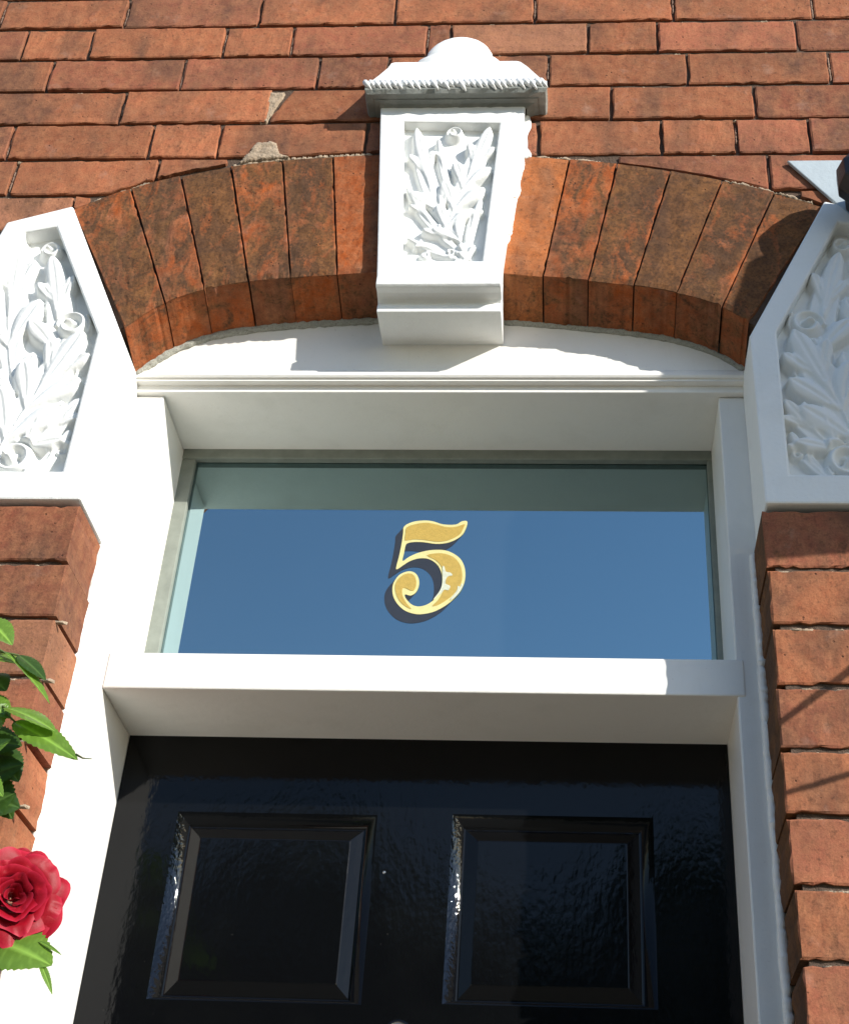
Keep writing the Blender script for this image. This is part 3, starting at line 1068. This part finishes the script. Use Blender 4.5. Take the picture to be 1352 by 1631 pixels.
# ------------------------------------------------------------------ house number
YN = YG - .0012
zp = lambda X, Y: w2(580 + X * 200 / 1352, 800 + Y * 200 / 1352, YN)
DIG = [(430, 260), (520, 212), (640, 196), (740, 205), (850, 238), (985, 240), (1050, 205), (1108, 205), (1100, 265), (1060, 345), (980, 405), (880, 440), (770, 448), (640, 430), (540, 428), (470, 440), (445, 465), (432, 530), (412, 632),
       (480, 590), (580, 545), (700, 518), (810, 512), (900, 525), (990, 570), (1050, 630), (1085, 720), (1085, 830), (1050, 930), (990, 1010), (920, 1080), (830, 1140), (730, 1185), (600, 1207), (500, 1192), (420, 1155), (350, 1085), (312, 1010), (303, 930), (320, 860), (370, 790), (430, 755), (490, 743), (545, 760), (580, 805), (592, 870), (575, 940), (540, 985), (495, 1005), (440, 992),
       (445, 1030), (490, 1085), (540, 1115), (600, 1122), (680, 1100), (750, 1050), (800, 990), (830, 920), (838, 840), (830, 760), (800, 690), (750, 640), (690, 610), (630, 602), (560, 610), (480, 640), (410, 685), (360, 718), (343, 705), (380, 560), (405, 430), (420, 330)]
FILL = [[(438, 408), (446, 340), (456, 275), (540, 240), (660, 222), (760, 236), (870, 266), (985, 266), (1082, 238), (1068, 280), (1035, 340), (965, 385), (870, 418), (770, 424), (640, 405), (540, 400), (480, 408)],
        [(676, 572), (800, 550), (900, 565), (985, 610), (1038, 690), (1056, 780), (1045, 870), (985, 965), (900, 1045), (800, 1105), (735, 1118), (800, 1050), (850, 960), (880, 860), (868, 770), (830, 690), (770, 625)],
        [(332, 925), (355, 845), (420, 785), (490, 768), (540, 795), (562, 860), (550, 930), (515, 955), (440, 925), (412, 935), (412, 1000), (450, 1080), (505, 1150), (420, 1105), (360, 1030)]]


def smoothpoly(P, n=4):
    P = [Vector(p) for p in P]; o = []
    N = len(P)
    for i in range(N):
        p0, p1, p2, p3 = P[i - 1], P[i], P[(i + 1) % N], P[(i + 2) % N]
        for k in range(n):
            t_ = k / n
            o.append(tuple(.5 * ((2 * p1) + (p2 - p0) * t_ + (2 * p0 - 5 * p1 + 4 * p2 - p3) * t_ ** 2 + (3 * p1 - p0 - 3 * p2 + p3) * t_ ** 3)))
    return o


num = thing('house_number', 'gilded number 5 with dark drop shadow on the fanlight glass', 'house number', (CX, YN, 1.85))
def flatpoly(m, P, y, y2):
    P = [zp(*p) for p in P]
    area = sum(P[i - 1][0] * P[i][1] - P[i][0] * P[i - 1][1] for i in range(len(P)))
    if area < 0: P = P[::-1]
    m.prism(P, y, y2)
D2 = smoothpoly(DIG, 3)
m = MB(); flatpoly(m, D2, YN, YN + .0004); m.build('digit_outline', PALEGOLD, num)
m = MB()
for q in FILL: flatpoly(m, smoothpoly(q, 3), YN - .0005, YN - .0001)
m.build('digit_face', GOLD, num)
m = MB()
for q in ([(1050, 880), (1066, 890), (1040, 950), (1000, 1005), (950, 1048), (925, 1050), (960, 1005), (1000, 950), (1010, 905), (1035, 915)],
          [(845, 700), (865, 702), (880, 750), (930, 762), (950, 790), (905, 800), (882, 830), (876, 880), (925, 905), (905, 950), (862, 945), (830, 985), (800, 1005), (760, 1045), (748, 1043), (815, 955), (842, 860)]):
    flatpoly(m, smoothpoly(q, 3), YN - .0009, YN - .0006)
m.build('worn_gilding', simple('worn_silvery_gilding', (0.70, 0.72, 0.55), 0.3, 0.2, 0.5, 0.25, 260, 0.2), num, label='pale worn patches on the lower bowl of the 5')  # pale shapes paint window reflections onto the gilding
m = MB()
for i in range(1, 17):
    flatpoly(m, [(x - 5.5 * i, y + 5.9 * i) for x, y in D2], YN + .00045 + i * .00002, YN + .00050 + i * .00002)
m.build('drop_shade', SHADE, num)

# ------------------------------------------------------------------ front door
door = thing('front_door', 'glossy black panelled front door below the white transom', 'door', (CX, YDO, G0))
LP = (-.4820, -.2385, 1.351, 1.5755); RP = (-.1480, .0915, 1.354, 1.5785)
lows = [(-.482, -.2385, .45, 1.22), (-.148, .0915, .45, 1.22), (-.482, -.2385, -.15, .30), (-.148, .0915, -.15, .30)]
holes = [LP, RP] + lows
xsd = sorted({XL + .001, XR - .001} | {v for h in holes for v in h[:2]})
zsd = sorted({G0, ZTB + .0} | {v for h in holes for v in h[2:]})
leaf = MB()
for i in range(len(xsd) - 1):
    for j in range(len(zsd) - 1):
        cxm, czm = (xsd[i] + xsd[i + 1]) / 2, (zsd[j] + zsd[j + 1]) / 2
        if any(h[0] < cxm < h[1] and h[2] < czm < h[3] for h in holes): continue
        leaf.add([(xsd[i], YDO, zsd[j]), (xsd[i + 1], YDO, zsd[j]), (xsd[i + 1], YDO, zsd[j + 1]), (xsd[i], YDO, zsd[j + 1])], [(0, 1, 2, 3)])
leaf.add([(XL, YDO + .04, G0), (XR, YDO + .04, G0), (XR, YDO + .04, ZTB), (XL, YDO + .04, ZTB)], [(3, 2, 1, 0)])
leaf.build('door_leaf', BLACK, door)


def panel(h, name, prof, parent):
    m = MB(); P = []
    for d, y in prof:
        db = d * .40 if d <= .0138 else d - .0138 * .60
        P.append([(h[0] + d, YDO + y, h[2] + db), (h[1] - d, YDO + y, h[2] + db), (h[1] - d, YDO + y, h[3] - d), (h[0] + d, YDO + y, h[3] - d)])
    for r in P: m.v += r
    for k in range(len(P) - 1):
        for i in range(4):
            m.f.append((k * 4 + i, k * 4 + (i + 1) % 4, (k + 1) * 4 + (i + 1) % 4, (k + 1) * 4 + i))
    return m, len(P)


MPROF = [(0, 0), (.0012, .0003), (.0028, .0009), (.0052, .0020), (.0078, .0035), (.0104, .0053), (.0125, .0071), (.0138, .0094)]
FPROF = [(.0138, .0094), (.0155, .0100), (.0168, .0098), (.0230, .0075), (.0300, .0050), (.0312, .0044), (.0324, .0042), (.036, .0042)]
for h in holes:
    m, n = panel(h, 'panel_moulding', MPROF, door)
    mo = m.build('panel_moulding', BLACK, door, smooth=True)
    mo.data.materials.append(BRUSHED)
    for p in mo.data.polygons:      # the upright mouldings carry the thick, drawn-out brush coat
        dl, dr = p.center.x - h[0], h[1] - p.center.x
        p.material_index = 1 if abs(p.normal.x) > abs(p.normal.z) and dl < dr else 0
    m, n = panel(h, 'raised_panel', FPROF, door)
    m.f.append(tuple((n - 1) * 4 + i for i in range(4)))
    m.build('raised_panel', BLACK, door, smooth=False, bevel=.0009)
kn = MB()
kc = at(634, 1646, YDO - .022)
kn.ell((kc.x, kc.y, kc.z), (.0155, .016, .0135), 28, 16)
kn.tube([(kc.x, kc.y + .01, kc.z), (kc.x, YDO + .001, kc.z)], .011, 16)
rg = []
for i in range(25):
    a = math.pi * (.5 + 2 * i / 24)
    rg.append((kc.x + .033 * math.cos(a), kc.y - .004, kc.z - .036 + .033 * math.sin(a)))
kn.tube(rg, .0055, 10)
kn.build('knocker', CHROME, door, smooth=True)
pc = at(612, 1390, YDO)
MB().ell((pc.x, YDO, pc.z), (.0020, .0016, .0020), 12, 8).build('nail_head', CHROME, door, smooth=True)

# ------------------------------------------------------------------ wall lamp at the top right
lamp = thing('wall_lamp', 'black wall lamp on a pale pointed backplate, cut by the photo edge', 'lamp', (.36, 0, 2.42))
pA, pB, pC = w2(1254, 251, -.012), w2(1352, 252, -.012), w2(1353, 338, -.012)
wplate = pC[0] - pA[0]
MB().prism([(pC[0] + .001, pC[1]), (pC[0] + wplate + .03, pA[1]), (pA[0], pA[1])], -.0075, -.002).build('backplate', ZINC, lamp, bevel=.0012)
lb = MB()
c = at(1377, 290, -.055)
n8 = 8
prev = None
for (r, y) in ((.020, -.012), (.026, -.035), (.037, -.045), (.040, -.062), (.034, -.085), (.018, -.095)):
    ringv = [(c.x + r * math.cos(2 * math.pi * (k + .5) / n8), y, c.z + 1.1 * r * math.sin(2 * math.pi * (k + .5) / n8)) for k in range(n8)]
    i0 = len(lb.v); lb.v += ringv
    if prev is not None:
        for k in range(n8): lb.f.append((prev + k, prev + (k + 1) % n8, i0 + (k + 1) % n8, i0 + k))
    else: lb.f.append(tuple(range(n8)))
    prev = i0
lb.f.append(tuple(prev + k for k in range(n8)))
lb.build('lamp_body', IRON, lamp, bevel=.0015)

# ------------------------------------------------------------------ leaves and roses
def leaf_mesh(base, tip, width, up, mat, parent, fold=.35, droop=.15, serr=.10, twist=0.0, name='leaf'):
    base, tip, up = Vector(base), Vector(tip), Vector(up).normalized()
    d = tip - base; L = d.length; d.normalize()
    side = d.cross(up).normalized(); nrm = side.cross(d).normalized()
    nl, nw = 26, 5
    vs, fs, rib = [], [], []
    for i in range(nl + 1):
        t_ = i / nl
        w = width * (math.sin(math.pi * min(1, t_ ** .80)) ** .75) * (1 - .25 * t_)
        w *= 1 + serr * (((i * .5) % 1.0) - .5) * 2 * (1 if 0 < i < nl else 0)
        c = base + d * (L * t_) - nrm * (droop * L * t_ * t_) + nrm * droop * L * .4 * t_
        for j in range(-nw, nw + 1):
            q = j / nw
            vein = .035 * L * .35 * abs(math.sin((t_ * 7 - abs(q) * 1.6) * math.pi)) * abs(q)
            p = c + side * (w * q * math.cos(fold)) + nrm * (w * abs(q) * math.sin(fold) + vein * .5 - w * .25 * q * q + twist * w * q * t_)
            vs.append(p)
            r = max(0, 1 - abs(q) * 9) + .55 * max(0, 1 - 6 * abs(((t_ * 7 - abs(q) * 1.6) % 1.0) - .5) * 1.2) * (1 if q else 0) * .6
            rib.append(min(1, r) * .8)
    k = 2 * nw + 1
    for i in range(nl):
        for j in range(k - 1):
            fs.append((i * k + j, i * k + j + 1, (i + 1) * k + j + 1, (i + 1) * k + j))
    return obj(name, vs, fs, mat, parent, smooth=True, attrs={'rib': ('FLOAT', rib)})


rose = thing('climbing_rose', 'climbing rose with one crimson bloom and glossy leaves left of the door', 'rose', (-.62, -.12, G0))
YR = -.12
TOCAM = (CAM - at(20, 1300, YR)).normalized()
A_ = lambda u, v, y=YR: at(u, v, y)
specs = [  # base px, tip px, half width, depth base, depth tip, up bias, dark, fold
    ((8, 1128), (92, 1158), .0150, -.125, -.125, (.0, -.6, 1.0), 0, .35),
    ((22, 1150), (124, 1203), .0125, -.115, -.125, (.25, -1.0, .5), 0, .30),
    ((8, 1040), (84, 1114), .0085, -.12, -.12, (.8, -.7, .8), 0, .55),
    ((30, 1044), (74, 1080), .0080, -.115, -.12, (.2, -.8, .7), 1, .30),
    ((-25, 985), (22, 1022), .0130, -.12, -.12, (.5, -.8, .6), 0, .4),
    ((-30, 1050), (26, 1052), .0150, -.11, -.12, (.1, -.8, .8), 0, .4),
    ((-35, 1110), (16, 1140), .0140, -.11, -.12, (.1, -.8, .8), 0, .4),
    ((-40, 1180), (34, 1182), .0170, -.09, -.09, (.1, -1, .5), 1, .3),
    ((-35, 1240), (36, 1215), .0170, -.085, -.09, (.1, -1, .4), 1, .3),
    ((-40, 1270), (30, 1282), .0170, -.085, -.09, (.2, -1, .3), 1, .3),
    ((-30, 1165), (12, 1120), .0100, -.12, -.12, (.6, -.8, .4), 0, .4),
    ((-30, 1210), (14, 1175), .0090, -.11, -.12, (.3, -.8, .5), 0, .4),
    ((-45, 1225), (6, 1262), .0100, -.10, -.11, (.3, -.8, .5), 0, .4),
    ((-30, 1290), (22, 1262), .0170, -.085, -.09, (.3, -1, .4), 1, .3),
    ((-10, 1195), (30, 1240), .0150, -.080, -.085, (.4, -1, .3), 1, .3),
    ((-20, 1075), (10, 1098), .0120, -.10, -.11, (.1, -.9, .7), 1, .3),
    ((-30, 1235), (20, 1300), .0150, -.075, -.08, (.3, -1, .2), 1, .3),
    ((-5, 1500), (80, 1530), .0210, -.115, -.13, (.4, -1.0, .35), 0, .18),
    ((-30, 1520), (40, 1512), .0190, -.10, -.11, (.1, -1, .4), 1, .3),
    ((64, 1534), (84, 1582), .0030, -.125, -.128, (.4, -1, .3), 0, .5),
]
for (b, t_, w, y0, y1, up, dk, fo) in specs:
    leaf_mesh(A_(b[0], b[1], y0), A_(t_[0], t_[1], y1), w * 1.6, up, DLEAF if dk else LEAF, rose, fold=fo, droop=random.uniform(.08, .2), twist=random.uniform(-.3, .3))
# thin drawn-out tip of the long leaf
st = MB()
st.tube([A_(121, 1202, -.125), A_(132, 1208, -.126), A_(146, 1209, -.127)], [.0012, .0008, .0004], 6)
st.tube([A_(-160, 1700, -.05), A_(-80, 1580, -.07), A_(-30, 1500, -.095), A_(8, 1455, -.10)], [.006, .0055, .0045, .004], 8)
st.tube([A_(-160, 1700, -.05), A_(-110, 1450, -.06), A_(-70, 1250, -.08), A_(-40, 1110, -.10), A_(-45, 1000, -.10)], [.006, .0055, .005, .004, .003], 8)
for (a, b) in (((-45, 1110), (10, 1128)), ((-42, 1100), (24, 1150)), ((-44, 1020), (8, 1040)), ((-40, 1040), (30, 1044))):
    st.tube([A_(*a, -.10), A_((a[0] + b[0]) / 2, (a[1] + b[1]) / 2 - 5, -.11), A_(*b, -.122)], [.0016, .0013, .001], 6)
q0 = Vector((-.80, .03, G0)); q1 = A_(-160, 1700, -.05)
st.tube([q0, q0.lerp(q1, .5) + Vector((.02, -.02, 0)), q1], [.012, .009, .006], 10)
st.build('stem', STEM, rose, smooth=True)

# bloom: whorls of cupped petals round an axis that leans to the viewer
bc = A_(20, 1428, YR)
axis = Vector((.42, -.90, -.02)).normalized()
e1 = axis.cross(Vector((0, 0, 1))).normalized(); e2 = e1.cross(axis).normalized()
bloom = bpy.data.objects.new('bloom', None)
bloom.empty_display_size = .03
SC.collection.objects.link(bloom)
bloom.parent = rose
bloom.location = bc - Vector(rose.location)
bloom.scale = (.91, .91, .91)
bpy.context.view_layer.update()
rr = random.Random(11)


def petal(ang, r_in, open_, length, width, wob):
    nl, nw = 14, 16
    vs, fs, rib = [], [], []
    for i in range(nl + 1):
        v = i / nl
        for j in range(nw + 1):
            u = j / nw * 2 - 1
            w = width * (.30 + .70 * math.sin(math.pi * min(.62, .12 + .50 * v)))
            a = ang + u * w / max(.006, (r_in + length * v * math.sin(open_) * .8))
            # profile: rises along the axis while leaning outward, lip rolls back
            lean = open_ * (.55 + .45 * v) + .55 * max(0, v - .70) * (.6 + open_)
            rad = r_in * (.35 + .65 * min(1, v * 2)) + length * v * math.sin(lean) * (1 - .10 * u * u)
            hgt = length * (v * math.cos(lean) - .14 * u * u * v - .02 * v)
            k = nz(u * 1.6 + wob, v * 1.4, wob, 1.0) * .0040 * v + .0018 * math.sin(u * 5 + wob) * v
            rad += k + .0035 * v * v * math.cos(u * 3.3 + wob * 3) * (1 if open_ > .5 else .3)
            hgt += .6 * k - (.004 if abs(u) < .12 and v > .8 else 0)
            vs.append(e1 * (rad * math.cos(a)) + e2 * (rad * math.sin(a)) + axis * (hgt - .016))
            rib.append(max(0, (v - .86) / .14) ** 1.5 * .6 + max(0, abs(u) - .88) * 1.0 * v)
    for i in range(nl):
        for j in range(nw):
            p = i * (nw + 1) + j
            fs.append((p, p + 1, p + nw + 2, p + nw + 1))
    me = bpy.data.meshes.new('petal')
    me.from_pydata([tuple(v) for v in vs], [], fs)
    for p in me.polygons: p.use_smooth = True
    a_ = me.attributes.new('rib', 'FLOAT', 'POINT'); a_.data.foreach_set('value', rib)
    me.materials.append(PETAL)
    o = bpy.data.objects.new('petal', me)
    SC.collection.objects.link(o)
    o.parent = bloom


n_p = 0
for (cnt, r_in, op, ln, wd) in ((2, .0040, .05, .030, .012), (3, .0085, .16, .033, .018), (4, .0130, .30, .035, .022), (5, .0165, .52, .036, .025), (5, .0185, .80, .036, .028), (6, .0190, 1.08, .036, .029), (6, .0180, 1.38, .036, .029)):
    off = rr.uniform(0, 6)
    for k in range(cnt):
        petal(off + 2 * math.pi * k / cnt + rr.uniform(-.22, .22), r_in, op + rr.uniform(-.10, .10), ln * rr.uniform(.92, 1.08), wd * rr.uniform(.9, 1.12), rr.uniform(0, 20))
for (b, t_) in (((62, 1500), (98, 1519)), ((25, 1500), (55, 1512))):
    leaf_mesh(A_(b[0], b[1], -.115), A_(t_[0], t_[1], -.12), .0028, (.3, -1, .4), LEAF, rose, fold=.5, name='sepal')

# second rose beyond the right edge: only its shadow reaches the pier
SH = lambda x, z, tt: (x + SUN_V.x / -SUN_V.y * tt, -tt, z + SUN_V.z / -SUN_V.y * tt)
rose2 = thing('climbing_rose', 'leafy rose stems right of the doorway, shading the right brick pier', 'rose', (.95, -.25, G0))
st = MB()
st.tube([SH(.214, 1.595, .28), SH(.26, 1.632, .28), SH(.31, 1.672, .29), SH(.45, 1.74, .30), SH(.60, 1.60, .28)], [.0035, .0042, .005, .0055, .006], 8)
st.tube([SH(.212, 1.5145, .26), SH(.285, 1.5390, .26), SH(.40, 1.56, .27), SH(.60, 1.50, .27)], [.003, .0036, .0042, .005], 8)
st.tube([SH(.60, 1.62, .28), SH(.60, 1.3, .28), (.95, -.25, .5), (.98, -.20, G0)], [.006, .007, .009, .011], 8)
st.build('stem', STEM, rose2, smooth=True)
r3 = random.Random(4)
for i in range(16):
    x, z = r3.uniform(.26, .46), r3.uniform(1.22, 1.335)
    b = Vector(SH(x + .03, z, .27)); a = r3.uniform(0, 6.28)
    tp = b + Vector((.05 * math.cos(a), r3.uniform(-.02, .02), .05 * math.sin(a)))
    leaf_mesh(b, tp, .017, (.6, -.7, .4), LEAF, rose2, fold=.2)
st2 = [SH(.60, 1.36, .28), SH(.46, 1.30, .27), SH(.30, 1.27, .27)]
MB().tube(st2, [.004, .003, .002], 6).build('stem', STEM, rose2, smooth=True)

# unseen caster added beyond the right edge, shaped to shade springer stone and jamb
TT = .34
pl = thing('wooden_planter', 'brown wooden wall planter with trailing leaves right of the springer stone', 'planter', SH(.50, 2.05, TT))
bxm = MB()
a = SH(.245, 2.2870, TT); b_ = SH(.80, 2.515, TT)
bxm.prism([(SH(.206, 1.81, TT)[0], SH(.206, 1.815, TT)[2]), (SH(.80, 1.84, TT)[0], SH(.8, 1.87, TT)[2]), (b_[0], b_[2]), (a[0], a[2]), (SH(.206, 2.16, TT)[0], SH(.206, 2.16, TT)[2])], -TT - .02, -TT + .02)
bxm.build('trough', WOOD, pl, bevel=.004)
for i in range(34):
    z = 1.86 + .405 * r3.random()
    x = .222 + r3.uniform(-.004, .02) + max(0, z - 2.24) * .5
    b = Vector(SH(x + .03, z, TT)); ang = r3.uniform(2.2, 4.1)
    tp = b + Vector((.04 * math.cos(ang), r3.uniform(-.01, .01), .04 * math.sin(ang)))
    leaf_mesh(b, tp, .016, (.7, -.7, .3), DLEAF, pl, fold=.15)
MB().box(SH(.5, 2.1, TT)[0] - .01, SH(.5, 2.1, TT)[0] + .01, -TT + .02, -.001, SH(.5, 2.1, TT)[2] - .01, SH(.5, 2.1, TT)[2] + .01).build('bracket', IRON, pl)

# trees added out of view to darken the low part of the door's reflection
r5 = random.Random(9)
tv, tf = [], []
for i in range(4):
    cx_, h_ = -5.6 + 2.3 * i + r5.uniform(-.4, .4), r5.uniform(6.6, 7.9)
    for k in range(3000):
        while True:
            d = Vector((r5.uniform(-1, 1), r5.uniform(-1, 1), r5.uniform(-1, 1)))
            if .35 < d.length < 1: break
        p = Vector((cx_ + d.x * 2.3, -14 + d.y * 1.6, G0 + h_ * .55 + d.z * h_ * .47 * (1 + .15 * nz(d.x, d.y, i, 3))))
        a = Vector((r5.gauss(0, 1), r5.gauss(0, 1), r5.gauss(0, 1))).normalized(); b = a.orthogonal().normalized(); c_ = .17
        n_ = len(tv)
        tv += [p + a * c_, p + b * c_ * .7, p - a * c_, p - b * c_ * .7]
        tf.append((n_, n_ + 1, n_ + 2, n_ + 3))
tl = obj('tree_line', tv, tf, DLEAF, None, attrs={'rib': ('FLOAT', [0.0] * len(tv))})
tl['kind'] = 'stuff'
tl['label'] = 'dark leafy trees across the street, seen in the glossy black door'
tl['category'] = 'trees'
